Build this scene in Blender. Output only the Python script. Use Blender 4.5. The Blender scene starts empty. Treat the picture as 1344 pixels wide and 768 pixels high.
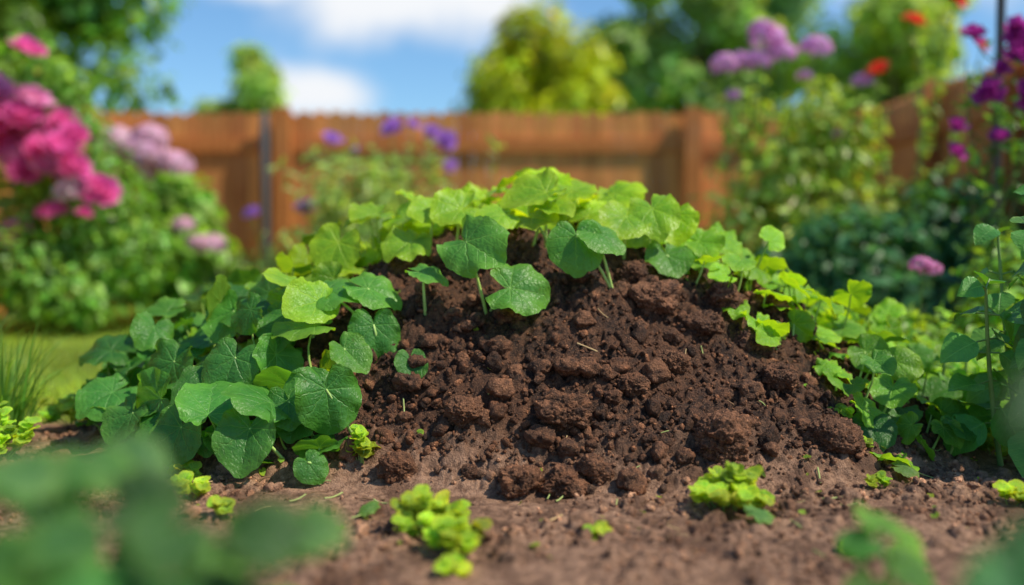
import bpy, math, random
import numpy as np
from math import radians, pi
rng=np.random.default_rng(7); random.seed(7)
sc=bpy.context.scene
# ------------------------------------------------------------------ noise
def _h(ix,iy,iz):
    n=(ix.astype(np.int64)*374761393+iy.astype(np.int64)*668265263+iz.astype(np.int64)*2147483647)&0xffffffff
    n=((n^(n>>13))*1274126177)&0xffffffff
    n=((n^(n>>16))*2246822519)&0xffffffff
    return ((n^(n>>15))&0xffffff)/float(0xffffff)
def vn(x,y,z=None):
    x=np.asarray(x,float);y=np.asarray(y,float)
    flat=z is None
    z=np.zeros_like(x) if z is None else np.asarray(z,float)
    ix=np.floor(x);iy=np.floor(y);iz=np.floor(z)
    fx=x-ix;fy=y-iy;fz=z-iz
    fx=fx*fx*(3-2*fx);fy=fy*fy*(3-2*fy);fz=fz*fz*(3-2*fz)
    r=0
    for a in(0,1):
        for b in(0,1):
            for c in((0,) if flat else (0,1)):
                w=(fx if a else 1-fx)*(fy if b else 1-fy)*(1 if flat else (fz if c else 1-fz))
                r=r+w*_h(ix+a,iy+b,iz+c)
    return r*2-1
def fbm(x,y,z=None,o=4,g=.5):
    r=0;A=1;s=1
    for i in range(o):
        r=r+A*(vn(x*s+17.3*i,y*s-9.1*i) if z is None else vn(x*s+17.3*i,y*s-9.1*i,z*s+3.7*i));A*=g;s*=2.03
    return r
def unit(v):
    v=np.asarray(v,float);return v/(np.linalg.norm(v,axis=-1,keepdims=True)+1e-9)
# ------------------------------------------------------------------ mesh builder
class MB:
    def __init__(s,name,mats):
        s.name=name;s.mats=mats;s.V=[];s.L=[];s.S=[];s.M=[];s.U=[];s.C=[];s.n=0
    def add(s,V,F,mat=0,uv=None,col=(1,1,1)):
        V=np.asarray(V,float);F=np.asarray(F,int);n=len(V)
        s.V.append(V);s.L.append((F+s.n).ravel());s.S.append(np.full(len(F),F.shape[1]))
        s.M.append(np.full(len(F),mat))
        s.U.append(np.zeros((n,3)) if uv is None else np.asarray(uv,float))
        c=np.asarray(col,float)
        if c.ndim==1:c=np.tile(c,(n,1))
        s.C.append(c);s.n+=n
    def inst(s,T,R,P,mat=0,col=None):
        V,F,uv=T;m=len(P)
        if m==0:return
        W=np.einsum('mij,nj->mni',R,V)+np.asarray(P)[:,None,:]
        FF=(F[None]+(np.arange(m)*len(V))[:,None,None]).reshape(-1,F.shape[1])
        c=np.ones((m,3)) if col is None else np.asarray(col,float)
        s.add(W.reshape(-1,3),FF,mat,np.tile(uv,(m,1)),np.repeat(c,len(V),0))
    def tube(s,pts,rad,seg=6,mat=0,col=(1,1,1)):
        pts=np.asarray(pts,float);k=len(pts);rad=np.broadcast_to(np.asarray(rad,float),(k,))
        t=unit(np.gradient(pts,axis=0));up=np.array([.31,.93,.17])
        a=unit(np.cross(t,up));b=np.cross(t,a)
        th=np.arange(seg)*2*pi/seg
        V=pts[:,None]+rad[:,None,None]*(np.cos(th)[None,:,None]*a[:,None]+np.sin(th)[None,:,None]*b[:,None])
        i=np.arange(k-1)[:,None]*seg;j=np.arange(seg)[None];jn=(j+1)%seg
        F=np.stack([i+j,i+jn,i+seg+jn,i+seg+j],-1).reshape(-1,4)
        uv=np.zeros((k*seg,3));uv[:,1]=np.repeat(np.linspace(0,1,k),seg)
        s.add(V.reshape(-1,3),F,mat,uv,col)
        s.add(V[-1],np.arange(seg)[None],mat,None,col)
    def box(s,c,sz,mat=0,col=(1,1,1),yaw=0):
        x,y,z=np.array(sz)/2
        V=np.array([[-x,-y,-z],[x,-y,-z],[x,y,-z],[-x,y,-z],[-x,-y,z],[x,-y,z],[x,y,z],[-x,y,z]])
        ca,sa=math.cos(yaw),math.sin(yaw)
        V=V@np.array([[ca,sa,0],[-sa,ca,0],[0,0,1]])+np.array(c)
        s.add(V,[[0,3,2,1],[4,5,6,7],[0,1,5,4],[1,2,6,5],[2,3,7,6],[3,0,4,7]],mat,None,col)
    def build(s,smooth=True):
        V=np.concatenate(s.V);L=np.concatenate(s.L);S=np.concatenate(s.S);M=np.concatenate(s.M)
        me=bpy.data.meshes.new(s.name)
        me.vertices.add(len(V));me.vertices.foreach_set('co',V.astype(np.float32).ravel())
        me.loops.add(len(L));me.loops.foreach_set('vertex_index',L.astype(np.int32))
        me.polygons.add(len(S));st=np.concatenate([[0],np.cumsum(S)[:-1]])
        me.polygons.foreach_set('loop_start',st.astype(np.int32))
        try: me.polygons.foreach_set('loop_total',S.astype(np.int32))
        except Exception: pass
        me.polygons.foreach_set('material_index',M.astype(np.int32))
        me.polygons.foreach_set('use_smooth',np.full(len(S),smooth))
        a=me.attributes.new('luv','FLOAT_VECTOR','POINT');a.data.foreach_set('vector',np.concatenate(s.U).astype(np.float32).ravel())
        C=np.concatenate(s.C);C=np.concatenate([C,np.ones((len(C),1))],1)
        a=me.attributes.new('tint','FLOAT_COLOR','POINT');a.data.foreach_set('color',C.astype(np.float32).ravel())
        for m in s.mats:me.materials.append(m)
        me.update(calc_edges=True)
        o=bpy.data.objects.new(s.name,me);sc.collection.objects.link(o);return o
# ------------------------------------------------------------------ node helper
class NT:
    def __init__(s,name):
        s.m=bpy.data.materials.new(name);s.m.use_nodes=True;s.t=s.m.node_tree;s.t.nodes.clear()
        s.out=s.t.nodes.new('ShaderNodeOutputMaterial')
    def n(s,ty,ins={},**kw):
        nd=s.t.nodes.new(ty)
        for k,v in kw.items():setattr(nd,k,v)
        for k,v in ins.items():s.set(nd.inputs[k],v)
        return nd
    def set(s,sock,v):
        if isinstance(v,bpy.types.NodeSocket):s.t.links.new(v,sock)
        else:
            if isinstance(v,(tuple,list)) and len(v)==3 and sock.type=='RGBA':v=tuple(v)+(1,)
            sock.default_value=v
    def math(s,op,a,b=0,c=0,clamp=False):
        nd=s.n('ShaderNodeMath',{0:a,1:b,2:c},operation=op);nd.use_clamp=clamp;return nd.outputs[0]
    def sstep(s,v,a,b):
        nd=s.n('ShaderNodeMapRange',{0:v,1:a,2:b,3:0.,4:1.},interpolation_type='SMOOTHSTEP');return nd.outputs[0]
    def mix(s,f,a,b,bt='MIX'):
        nd=s.n('ShaderNodeMix',data_type='RGBA',blend_type=bt)
        s.set(nd.inputs[0],f);s.set(nd.inputs[6],a);s.set(nd.inputs[7],b);return nd.outputs[2]
    def noise(s,vec,scale,detail=4,rough=.55):
        nd=s.n('ShaderNodeTexNoise',{'Vector':vec,'Scale':scale,'Detail':detail,'Roughness':rough});return nd.outputs['Fac']
    def attr(s,name):return s.n('ShaderNodeAttribute',attribute_name=name)
    def obj(s):return s.n('ShaderNodeTexCoord').outputs['Object']
    def bump(s,h,strength,dist):
        return s.n('ShaderNodeBump',{'Height':h,'Strength':strength,'Distance':dist}).outputs[0]
VD=.74
def leaf_material(name,kind,rough=.42,trans=.35,spec=.45):
    k=NT(name);uv=k.attr('luv').outputs['Vector'];tint=k.attr('tint').outputs['Color']
    if kind=='plain':
        p=k.n('ShaderNodeBsdfPrincipled',{'Base Color':tint,'Roughness':rough,'Specular IOR Level':spec})
        tr=k.n('ShaderNodeBsdfTranslucent',{'Color':k.mix(1.,tint,(1.9,1.6,.5),'MULTIPLY')})
        k.set(k.out.inputs[0],k.n('ShaderNodeMixShader',{0:trans,1:p.outputs[0],2:tr.outputs[0]}).outputs[0]);return k.m
    sp=k.n('ShaderNodeSeparateXYZ',{0:uv});x,y,s=sp.outputs
    oc=k.obj();n1=k.noise(oc,22,3)
    if kind=='heart':
        th=k.math('ARCTAN2',x,y);r=k.math('SQRT',k.math('ADD',k.math('MULTIPLY',x,x),k.math('MULTIPLY',y,y)))
        nw=k.noise(uv,3.,2)   # veins meander
        th=k.math('ADD',th,k.math('MULTIPLY',k.math('SUBTRACT',nw,.5),.35))
        f=k.math('SUBTRACT',k.math('FRACT',k.math('ADD',k.math('DIVIDE',th,VD),.5)),.5)
        dist=k.math('MULTIPLY',k.math('ABSOLUTE',f),k.math('MULTIPLY',r,VD))
        sec=k.math('ABSOLUTE',k.math('SUBTRACT',k.math('FRACT',k.math('MULTIPLY',k.math('SUBTRACT',k.math('ADD',r,k.math('MULTIPLY',nw,.3)),k.math('MULTIPLY',dist,1.2)),5.)),.5))
        sec=k.math('SUBTRACT',1,k.sstep(sec,.0,.10))
        main=k.math('SUBTRACT',1,k.sstep(dist,.003,k.math('SUBTRACT',.026,k.math('MULTIPLY',r,.015))))
    else:
        ax=k.math('ABSOLUTE',x)
        main=k.math('SUBTRACT',1,k.sstep(ax,.004,.018))
        sec=k.math('ABSOLUTE',k.math('SUBTRACT',k.math('FRACT',k.math('MULTIPLY',k.math('SUBTRACT',y,k.math('MULTIPLY',ax,.9)),8)),.5))
        sec=k.math('SUBTRACT',1,k.sstep(sec,.0,.12))
    col=k.mix(k.sstep(n1,.3,.7),tint,k.mix(1.,tint,(.62,.76,.7),'MULTIPLY'))
    col=k.mix(k.math('MULTIPLY',k.sstep(s,.5,1.05),.45),col,k.mix(1.,tint,(1.8,1.3,.7),'MULTIPLY'))
    vein=k.math('MAXIMUM',main,k.math('MULTIPLY',sec,.35))
    col=k.mix(k.math('MULTIPLY',vein,.5),col,k.mix(1.,k.mix(1.,tint,(1.9,1.45,1.8),'MULTIPLY'),(.03,.05,.02),'ADD'))
    sp2=k.sstep(k.noise(oc,60,2),.69,.76)
    col=k.mix(k.math('MULTIPLY',sp2,.4),col,(.20,.17,.04))
    hh=k.math('ADD',k.math('MULTIPLY',vein,-1.),k.math('MULTIPLY',k.noise(uv,9,2),1.6))
    nrm=k.bump(hh,.5,.005)
    geo=k.n('ShaderNodeNewGeometry')
    col=k.mix(k.math('MULTIPLY',geo.outputs['Backfacing'],.45),col,k.mix(1.,tint,(1.15,1.05,1.4),'MULTIPLY'))
    p=k.n('ShaderNodeBsdfPrincipled',{'Base Color':col,'Roughness':k.math('ADD',rough-.1,k.math('MULTIPLY',n1,.2)),'Specular IOR Level':spec})
    tr=k.n('ShaderNodeBsdfTranslucent',{'Color':k.mix(1.,col,(2.1,1.6,.35),'MULTIPLY')})
    k.set(p.inputs['Normal'],nrm)
    m=k.n('ShaderNodeMixShader',{0:trans,1:p.outputs[0],2:tr.outputs[0]})
    k.set(k.out.inputs[0],m.outputs[0]);return k.m
M_heart=leaf_material('broad_leaf','heart',.38,.42,.42)
M_ovate=leaf_material('ovate_leaf','ovate',.38,.3,.45)
M_small=leaf_material('small_leaf','plain',.40,.4,.45)
def stem_mat(name,rough=.5):
    k=NT(name);tint=k.attr('tint').outputs['Color']
    n=k.noise(k.obj(),40,2)
    col=k.mix(n,k.mix(1.,tint,(.7,.75,.6),'MULTIPLY'),k.mix(1.,tint,(1.25,1.2,1.1),'MULTIPLY'))
    p=k.n('ShaderNodeBsdfPrincipled',{'Base Color':col,'Roughness':rough})
    k.set(k.out.inputs[0],p.outputs[0]);return k.m
M_stem=stem_mat('plant_stem')
M_bark=stem_mat('tree_bark',.9)
def petal_mat():
    k=NT('flower_petal');a=k.attr('luv').outputs['Vector'];tint=k.attr('tint').outputs['Color']
    y=k.n('ShaderNodeSeparateXYZ',{0:a}).outputs[1]
    col=k.mix(k.sstep(y,0.,1.),k.mix(1.,tint,(.9,.7,.85),'MULTIPLY'),tint)
    p=k.n('ShaderNodeBsdfPrincipled',{'Base Color':col,'Roughness':.55})
    tr=k.n('ShaderNodeBsdfTranslucent',{'Color':col})
    k.set(k.out.inputs[0],k.n('ShaderNodeMixShader',{0:.5,1:p.outputs[0],2:tr.outputs[0]}).outputs[0]);return k.m
M_petal=petal_mat()
def soil_nodes(k,oc):
    n1=k.noise(oc,4,4,.6);n2=k.noise(oc,45,5,.65);n3=k.noise(oc,260,3,.6)
    c=k.mix(k.sstep(n2,.36,.68),(.020,.0080,.0040),(.150,.064,.030))
    c=k.mix(k.math('MULTIPLY',k.sstep(n1,.45,.7),.5),c,(.125,.050,.021))
    c=k.mix(k.math('MULTIPLY',k.sstep(n3,.55,.72),.6),c,(.40,.20,.10))
    c=k.mix(k.math('MULTIPLY',k.sstep(n3,.47,.3),.5),c,(.010,.004,.0025))
    return c,n1,n2,n3
def soil_mat():
    k=NT('moist_soil');oc=k.obj();c,n1,n2,n3=soil_nodes(k,oc)
    sp=k.n('ShaderNodeSeparateXYZ',{0:k.attr('luv').outputs['Vector']});dry=sp.outputs[0]
    d=k.mix(k.sstep(n2,.3,.7),(.17,.085,.048),(.52,.30,.185))
    d=k.mix(k.math('MULTIPLY',k.sstep(n3,.5,.7),.5),d,(.62,.40,.26))
    d=k.mix(k.math('MULTIPLY',k.sstep(k.noise(oc,6,4,.6),.48,.60),.75),d,(.115,.054,.029))
    c=k.mix(k.math('MULTIPLY',dry,k.math('ADD',.40,k.math('MULTIPLY',n1,1.)),clamp=True),c,d)
    c=k.mix(1.,c,k.attr('tint').outputs['Color'],'MULTIPLY')
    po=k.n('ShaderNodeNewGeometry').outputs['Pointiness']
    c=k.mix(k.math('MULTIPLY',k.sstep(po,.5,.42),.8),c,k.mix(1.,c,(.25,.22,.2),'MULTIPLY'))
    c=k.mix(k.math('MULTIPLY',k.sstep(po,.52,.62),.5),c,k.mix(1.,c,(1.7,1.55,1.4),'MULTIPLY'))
    h=k.math('ADD',k.math('MULTIPLY',n2,1.2),k.math('MULTIPLY',n3,1.3))
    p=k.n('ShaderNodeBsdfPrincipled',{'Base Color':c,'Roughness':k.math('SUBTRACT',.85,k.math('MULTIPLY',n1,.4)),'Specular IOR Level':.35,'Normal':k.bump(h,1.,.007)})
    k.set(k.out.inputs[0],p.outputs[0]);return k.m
M_soil=soil_mat()
# ------------------------------------------------------------------ leaf templates
def orient(N,D,scale,xs=1.):
    N=unit(N);D=np.asarray(D,float);D=unit(D-(D*N).sum(-1,keepdims=True)*N);X=np.cross(D,N)
    sc_=np.broadcast_to(np.asarray(scale,float),(len(N),))[:,None,None]
    return np.stack([X*xs,D,N],-1)*sc_
def heart_T(seed,na=54,nr=8,cup=.12,fold=.1,droop=.2,wave=.06):
    r_=random.Random(seed);ph=[r_.uniform(0,6.28) for _ in range(6)]
    th=np.linspace(-pi+.03,pi-.03,na)
    el=r_.uniform(.10,.24);tip=r_.uniform(.02,.08)
    R=(.72-el*.2)+el*np.cos(th)+.045*np.cos(2*th)+tip*np.exp(-(th/.20)**2)
    R*=1-.85*np.exp(-(np.clip((pi-np.abs(th)),0,9)/r_.uniform(.16,.40))**1.7)
    R*=1+.010*np.cos(th*2*pi/VD)+.022*np.abs(np.sin(th*6.5+ph[0]))+.010*np.sin(th*29)+.035*np.sin(2*th+ph[1])+.025*np.sin(3*th+ph[2])+.015*np.sin(5*th+ph[5])
    s=np.linspace(0,1,nr+1)[1:]**.9
    S,TH=np.meshgrid(s,th,indexing='ij');RR=S*R[None]
    x=RR*np.sin(TH);y=RR*np.cos(TH)
    f=np.abs((TH/VD+.5)%1-.5)*2
    z=cup*RR**2+fold*np.abs(x)*.9-droop*np.clip(y,0,9)**2+.045*S*(1-.3*S)*np.sin(f*pi/2)*R[None]
    z+=wave*S**3*np.sin(3*TH+ph[3])+wave*.8*S**4*np.sin(7*TH+ph[4])+wave*.35*S**6*np.sin(17*TH)+.02*np.sin(7*x+ph[5])*S
    z-=.30*np.clip(np.abs(x)-.35,0,1)**1.5
    z+=r_.uniform(-.25,.25)*x*y
    V=np.concatenate([[[0,0,0]],np.stack([x,y,z],-1).reshape(-1,3)])
    tri=np.array([[0,2+j,1+j] for j in range(na-1)])
    Q=[[1+i*na+j,1+i*na+j+1,1+(i+1)*na+j+1,1+(i+1)*na+j] for i in range(nr-1) for j in range(na-1)]
    uv=V.copy();uv[:,2]=np.concatenate([[0],S.ravel()])
    return V,np.array(Q),uv,tri
HE=[heart_T(i,cup=random.uniform(-.25,.30),fold=random.uniform(.0,.38),droop=random.uniform(.0,.45),wave=random.uniform(.04,.11)) for i in range(14)]
HL=[heart_T(40+i,na=20,nr=3,cup=.1,fold=.15,droop=.2) for i in range(4)]
def add_hearts(mb,N,D,S,P,C,lib=HE,mat=0):
    R=orient(N,D,S,1.0);idx=rng.integers(0,len(lib),len(P))
    for q,T in enumerate(lib):
        m=idx==q
        if m.any():
            V,Q,uv,tri=T;k=m.sum()
            W=(np.einsum('mij,nj->mni',R[m],V)+P[m][:,None]).reshape(-1,3)
            off=(np.arange(k)*len(V))[:,None,None]
            base=mb.n
            mb.add(W,(Q[None]+off).reshape(-1,4),mat,np.tile(uv,(k,1)),np.repeat(C[m],len(V),0))
            F=(tri[None]+off).reshape(-1,3)+base
            mb.L.append(F.ravel());mb.S.append(np.full(len(F),3));mb.M.append(np.full(len(F),mat))
def ovate_T(seed,nx=3,ny=11,w=.36,droop=.25,fold=.25):
    r_=random.Random(seed);a=r_.uniform(0,6)
    t=np.linspace(0,1,ny+1);u=np.linspace(-1,1,2*nx+1)
    W=w*np.sin(pi*t**.8)**.85*(1+.03*np.sin(t*40+a));W[0]=.012;W[-1]=.004
    T,U=np.meshgrid(t,u,indexing='ij');x=U*W[:,None];y=T
    z=fold*np.abs(x)-droop*T**2+.02*np.sin((T-np.abs(x)*.9)*50)*np.abs(U)+.03*np.sin(T*7+a)*U
    V=np.stack([x,y,z],-1).reshape(-1,3);k=2*nx+1
    F=np.array([[i*k+j,i*k+j+1,(i+1)*k+j+1,(i+1)*k+j] for i in range(ny) for j in range(2*nx)])
    uv=V.copy();uv[:,2]=T.ravel();return V,F,uv
OV=[ovate_T(i,droop=random.uniform(.2,.55),fold=random.uniform(.1,.4)) for i in range(5)]
def lo_T(w=.3,dr=.25):
    V=np.array([[0,0,0],[-w*.8,.3,.08],[0,.33,-.02],[w*.8,.3,.08],[-w*.75,.65,.05-dr*.4],[0,.68,-.05-dr*.4],[w*.75,.65,.05-dr*.4],[0,1,-dr]])
    F=np.array([[0,2,1],[0,3,2],[1,2,5],[1,5,4],[2,3,6],[2,6,5],[4,5,7],[5,6,7]])
    return V,F,V.copy()
LO=lo_T();LOr=lo_T(.45,.15);LOn=lo_T(.16,.3)
def petal_T():
    t=np.linspace(0,1,4);u=np.linspace(-1,1,4)
    T,U=np.meshgrid(t,u,indexing='ij');W=.12+.42*np.sin(T*pi*.62)
    x=U*W;y=T*1.;z=.35*T**2+.22*(U*W)**2*2+.05*np.sin(U*5)*T
    V=np.stack([x,y,z],-1).reshape(-1,3)
    F=np.array([[i*4+j,i*4+j+1,(i+1)*4+j+1,(i+1)*4+j] for i in range(3) for j in range(3)])
    return V,F,V.copy()
PT=petal_T()
def rand_dirs(n):return unit(rng.normal(size=(n,3)))
def jit(base,n,s=.15):
    b=np.asarray(base,float)*(1+rng.normal(0,s,(n,1)))*(1+rng.normal(0,s*.35,(n,3)));return np.clip(b,.003,.95)
def bloom(mb,c,r,col,mat,axis=(0,-.4,1),n=34):
    axis=unit(np.array(axis)+rng.normal(0,.25,3));c=np.array(c)
    i=np.arange(n);f=(i+.5)/n
    el=radians(85)*(1-f)-radians(12)*f
    az=i*2.399963+rng.uniform(0,6)
    a=unit(np.cross(axis,[.3,.5,.2]));b=np.cross(axis,a)
    rad=np.cos(az)[:,None]*a+np.sin(az)[:,None]*b
    D=np.cos(el)[:,None]*rad+np.sin(el)[:,None]*axis
    N=-np.sin(el)[:,None]*rad+np.cos(el)[:,None]*axis
    S=r*(.62+.45*f)*rng.uniform(.9,1.1,n)
    mb.inst(PT,orient(N,D,S),c-axis*r*.35+rad*(r*.08*f)[:,None],mat,jit(col,n,.12))
def floret_head(mb,c,r,col,mat,n=60,flat=.75):
    n=int(n*1.7)
    d=rand_dirs(n);d[:,2]=np.abs(d[:,2])*1.2-.35;d=unit(d)
    P=np.array(c)+d*r*np.array([1,1,flat])*rng.uniform(.85,1.05,(n,1))
    cc=jit(col,n,.12)
    for q in range(4):
        t=unit(np.cross(d,[.2,.3,.9]));b=np.cross(d,t);a=q*pi/2
        mb.inst(LOr,orient(d,np.cos(a)*t+np.sin(a)*b+d*.25,r*.26),P,mat,cc)
def foliage(mb,cl,n,size,col,mat=0,T=LO,shell=.55,out=.8,up=.6,rnd=.45,flat=1.,dark=.45):
    cl=np.array([list(c)+[c[3]]*(5-len(c)) for c in cl],float)
    w=cl[:,3]**2;idx=rng.choice(len(cl),n,p=w/w.sum())
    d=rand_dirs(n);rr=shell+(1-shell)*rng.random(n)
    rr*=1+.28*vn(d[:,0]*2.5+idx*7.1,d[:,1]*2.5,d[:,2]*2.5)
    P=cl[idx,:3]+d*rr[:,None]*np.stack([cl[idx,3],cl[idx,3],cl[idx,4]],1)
    P[:,2]=np.maximum(P[:,2],.03)
    N=unit(d*out+np.array([0,0,up])+rng.normal(0,rnd,(n,3)))
    D=d+rng.normal(0,.7,(n,3))+np.array([0,0,-.3])
    S=size*rng.uniform(.6,1.3,n)
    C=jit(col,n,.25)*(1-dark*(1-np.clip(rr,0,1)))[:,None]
    yl=(rng.random(n)<.12)[:,None];C=np.where(yl,C*np.array([1.7,1.4,.9]),C)
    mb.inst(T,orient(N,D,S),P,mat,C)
    return cl
def arc(p0,p1,k=6,bow=.0,side=None):
    p0=np.array(p0,float);p1=np.array(p1,float);t=np.linspace(0,1,k)[:,None]
    side=rng.normal(0,1,3)*.5 if side is None else np.array(side,float)
    return p0+(p1-p0)*t+np.sin(t*pi)*bow*side
# ------------------------------------------------------------------ terrain functions
CX,CY,MH=.05,3.2,.64
def Hs(x,y):
    x=np.asarray(x,float);y=np.asarray(y,float)
    wob=.06*vn(x*1.3+5,y*1.3+2)
    rho=np.sqrt(((x-CX)/1.15)**2+((y-CY)/.76)**2)*(1+wob)
    f=np.cos(np.clip(rho/1.25,0,1)*pi/2)**1.3
    return MH*f+.02*vn(x*3,y*3+7)*(f>0)*np.clip(f*4,0,1)+.012*fbm(x*1.7,y*1.7,o=3)+.012
def nrmH(x,y,e=.02):
    return unit(np.stack([-(Hs(x+e,y)-Hs(x-e,y))/(2*e),-(Hs(x,y+e)-Hs(x,y-e))/(2*e),np.ones_like(np.asarray(x,float))],-1))
_ys=np.linspace(2.0,CY,400)
def front(x,z):
    h=Hs(np.full(400,x),_ys);i=np.argmax(h>=z)
    return float(_ys[i]) if h.max()>=z else float(_ys[h.argmax()])
xs=np.concatenate([np.arange(-2.15,-1.0,.010),np.arange(-1.0,1.3,.0036),np.arange(1.3,2.2,.010)])
ys=np.concatenate([np.arange(1.1,1.7,.008),np.arange(1.7,3.05,.0036),np.arange(3.05,4.25,.010)])
X,Y=np.meshgrid(xs,ys,indexing='ij')
B=Hs(X,Y);f=np.clip((B-.03)/.25,0,1)
cr=np.zeros_like(X)
w1=vn(X*38,Y*38);w2=vn(X*38+50,Y*38)
wx=X+.010*w1+.007*vn(X*95,Y*95);wy=Y+.010*w2+.007*vn(X*95,Y*95+31)
def patch(x,y):return np.clip(.5+1.3*vn(x*4.1+9,y*4.1)+.5*vn(x*11,y*11),0.05,1.6)
def splat(n,r0,r1,k,onm,pw=2.2):
    cx=rng.uniform(-1.6,1.7,n);cy=rng.uniform(1.6,3.4,n);rr=r0+(r1-r0)*rng.random(n)**pw
    hb=Hs(cx,cy);m_=np.clip((hb-.02)/.1,0,1)
    keep=rng.random(n)<(onm*patch(cx,cy)*(1-m_)+m_)
    cx,cy,rr=cx[keep],cy[keep],rr[keep];m=rr*1.1+.018
    i0=np.searchsorted(xs,cx-m);i1=np.searchsorted(xs,cx+m);j0=np.searchsorted(ys,cy-m);j1=np.searchsorted(ys,cy+m)
    for a,b,r,p,q,s,t in zip(cx,cy,rr,i0,i1,j0,j1):
        sl=(slice(p,q),slice(s,t))
        d2=((wx[sl]-a)**2+(wy[sl]-b)**2)/r**2
        hh=np.sqrt(np.clip(1-d2,0,1))*r*k
        cr[sl]=np.maximum(cr[sl],hh)
splat(330,.025,.055,.55,.08)
base1=cr.copy();cr[:]=0
splat(15000,.007,.024,.95,.22,2.4)
det=.022*fbm(X*8,Y*8,o=3)*f+.008*fbm(X*26,Y*26,o=3)*(.4+.6*f)+.006*np.abs(vn(X*60,Y*60))*(.4+.6*f)+.004*vn(X*120,Y*120)*(.5+.5*f)
Z=B+det+base1*.7+cr*.85
edge=3.55+.25*vn(X*1.1,Y*0+3)+.10*vn(X*5,Y*5)
edge=np.where(X<-1.2,edge-.25,edge)
out=np.clip((Y-edge)/.12,0,1)*(B<.10)
Z=Z-out*.09
bord=np.minimum(np.minimum(X-xs[0],xs[-1]-X),np.minimum(Y-ys[0],ys[-1]-Y))
Z-=np.clip(1-bord/.12,0,1)*.09
nx,ny=X.shape
V=np.stack([X,Y,Z],-1).reshape(-1,3)
ii=np.arange(nx-1)[:,None]*ny;jj=np.arange(ny-1)[None]
F=np.stack([ii+jj,ii+ny+jj,ii+ny+jj+1,ii+jj+1],-1).reshape(-1,4)
mound=MB('soil_mound',[M_soil])
dry=np.clip(1-(B-.015)/.13,0,1)
uv=np.zeros((len(V),3));uv[:,0]=dry.ravel()
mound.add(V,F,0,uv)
def zat(x,y):
    i=np.clip(np.searchsorted(xs,x),0,nx-1);j=np.clip(np.searchsorted(ys,y),0,ny-1)
    return Z[i,j]
import bmesh
def ico(sub):
    bm=bmesh.new();bmesh.ops.create_icosphere(bm,subdivisions=sub,radius=1)
    V=np.array([v.co[:] for v in bm.verts]);F=np.array([[v.index for v in f_.verts] for f_ in bm.faces]);bm.free();return V,F
ICO={s:ico(s) for s in(1,2,3,4,6)}
def clod_T(sub,seed,amp=.28):
    V,F=ICO[sub];q=V+seed*3.17
    d=1+amp*fbm(q[:,0]*1.2,q[:,1]*1.2,q[:,2]*1.2,o=2)
    if sub>=3:
        d+=.20*np.abs(fbm(q[:,0]*3.2,q[:,1]*3.2,q[:,2]*3.2,o=3))
        if sub>=4:d+=.10*np.abs(fbm(q[:,0]*9,q[:,1]*9,q[:,2]*9,o=2))+.035*vn(q[:,0]*22,q[:,1]*22,q[:,2]*22)
        if sub>=6:d+=.02*vn(q[:,0]*45,q[:,1]*45,q[:,2]*45)
    return V*d[:,None],F
big=[(.13,.17,.062),(-.115,.15,.046),(.20,.05,.036),(.40,.44,.064),(.51,.12,.066),(.66,.33,.048),
        (.42,.28,.034),(.015,.03,.045),(-.28,.05,.042),(.80,.1,.054),(.71,.22,.044),(.31,.24,.034),(.6,.42,.044),(.12,.02,.045),(.34,.50,.04),(.52,.38,.05)]
for i in range(46):
    z=rng.uniform(.02,.5);big.append((rng.uniform(-.40,.80)*(1-.35*z)+.08,z,rng.uniform(.016,.034)))
for k,(x,z,r) in enumerate(big):
    y=front(x,max(z,.025));Vc,Fc=clod_T(6 if k<16 else 4,k+1,.36)
    Vc=Vc*np.array([1.1,1,.9])*r*rng.uniform(.85,.95)
    p=np.array([x,y-r*.35,float(zat(x,y-r*.25))+r*.18])
    u=np.zeros((len(Vc),3));u[:,0]=.1;mound.add(Vc+p,Fc,0,u,np.array((1.6,1.5,1.4))*rng.uniform(.75,1.15))
def scatter(n,sub,r0,r1,y0,y1,fl,power=2.5):
    T=[clod_T(sub,50+i,.40) for i in range(8)]
    x=rng.uniform(-1.5,1.6,n);y=rng.uniform(y0,y1,n);hb=Hs(x,y);m_=np.clip((hb-.02)/.06,0,1)
    keep=rng.random(n)<fl*patch(x,y)*(1-m_)+m_*np.clip(1.3-hb,0,1)
    x,y=x[keep],y[keep];n=len(x);r=r0+(r1-r0)*rng.random(n)**power
    A=unit(rng.normal(size=(n,3)));Bv=rng.normal(size=(n,3));R=orient(A,Bv,r)
    R=R*rng.uniform(.6,1.25,(n,1,3))
    P=np.stack([x,y,zat(x,y)+r*.3],1);idx=rng.integers(0,8,n)
    hb=Hs(x,y)
    tn=np.clip(np.exp(rng.normal(.1,.45,n)),.35,2.3)[:,None]*np.ones(3)
    for q,(Vc,Fc) in enumerate(T):
        m=idx==q;W=(np.einsum('mij,nj->mni',R[m],Vc)+P[m][:,None]).reshape(-1,3)
        FF=(Fc[None]+(np.arange(m.sum())*len(Vc))[:,None,None]).reshape(-1,3)
        u=np.zeros((len(W),3));u[:,0]=np.repeat(np.clip(.6-(hb[m]-.02)/.10,0,1),len(Vc));mound.add(W,FF,0,u,np.repeat(tn[m],len(Vc),0))
scatter(500,3,.012,.026,1.95,3.1,.30)
scatter(6000,2,.005,.013,1.7,3.1,.28)
scatter(17000,1,.002,.007,1.6,3.1,.40,1.5)
mound.build()
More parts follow.
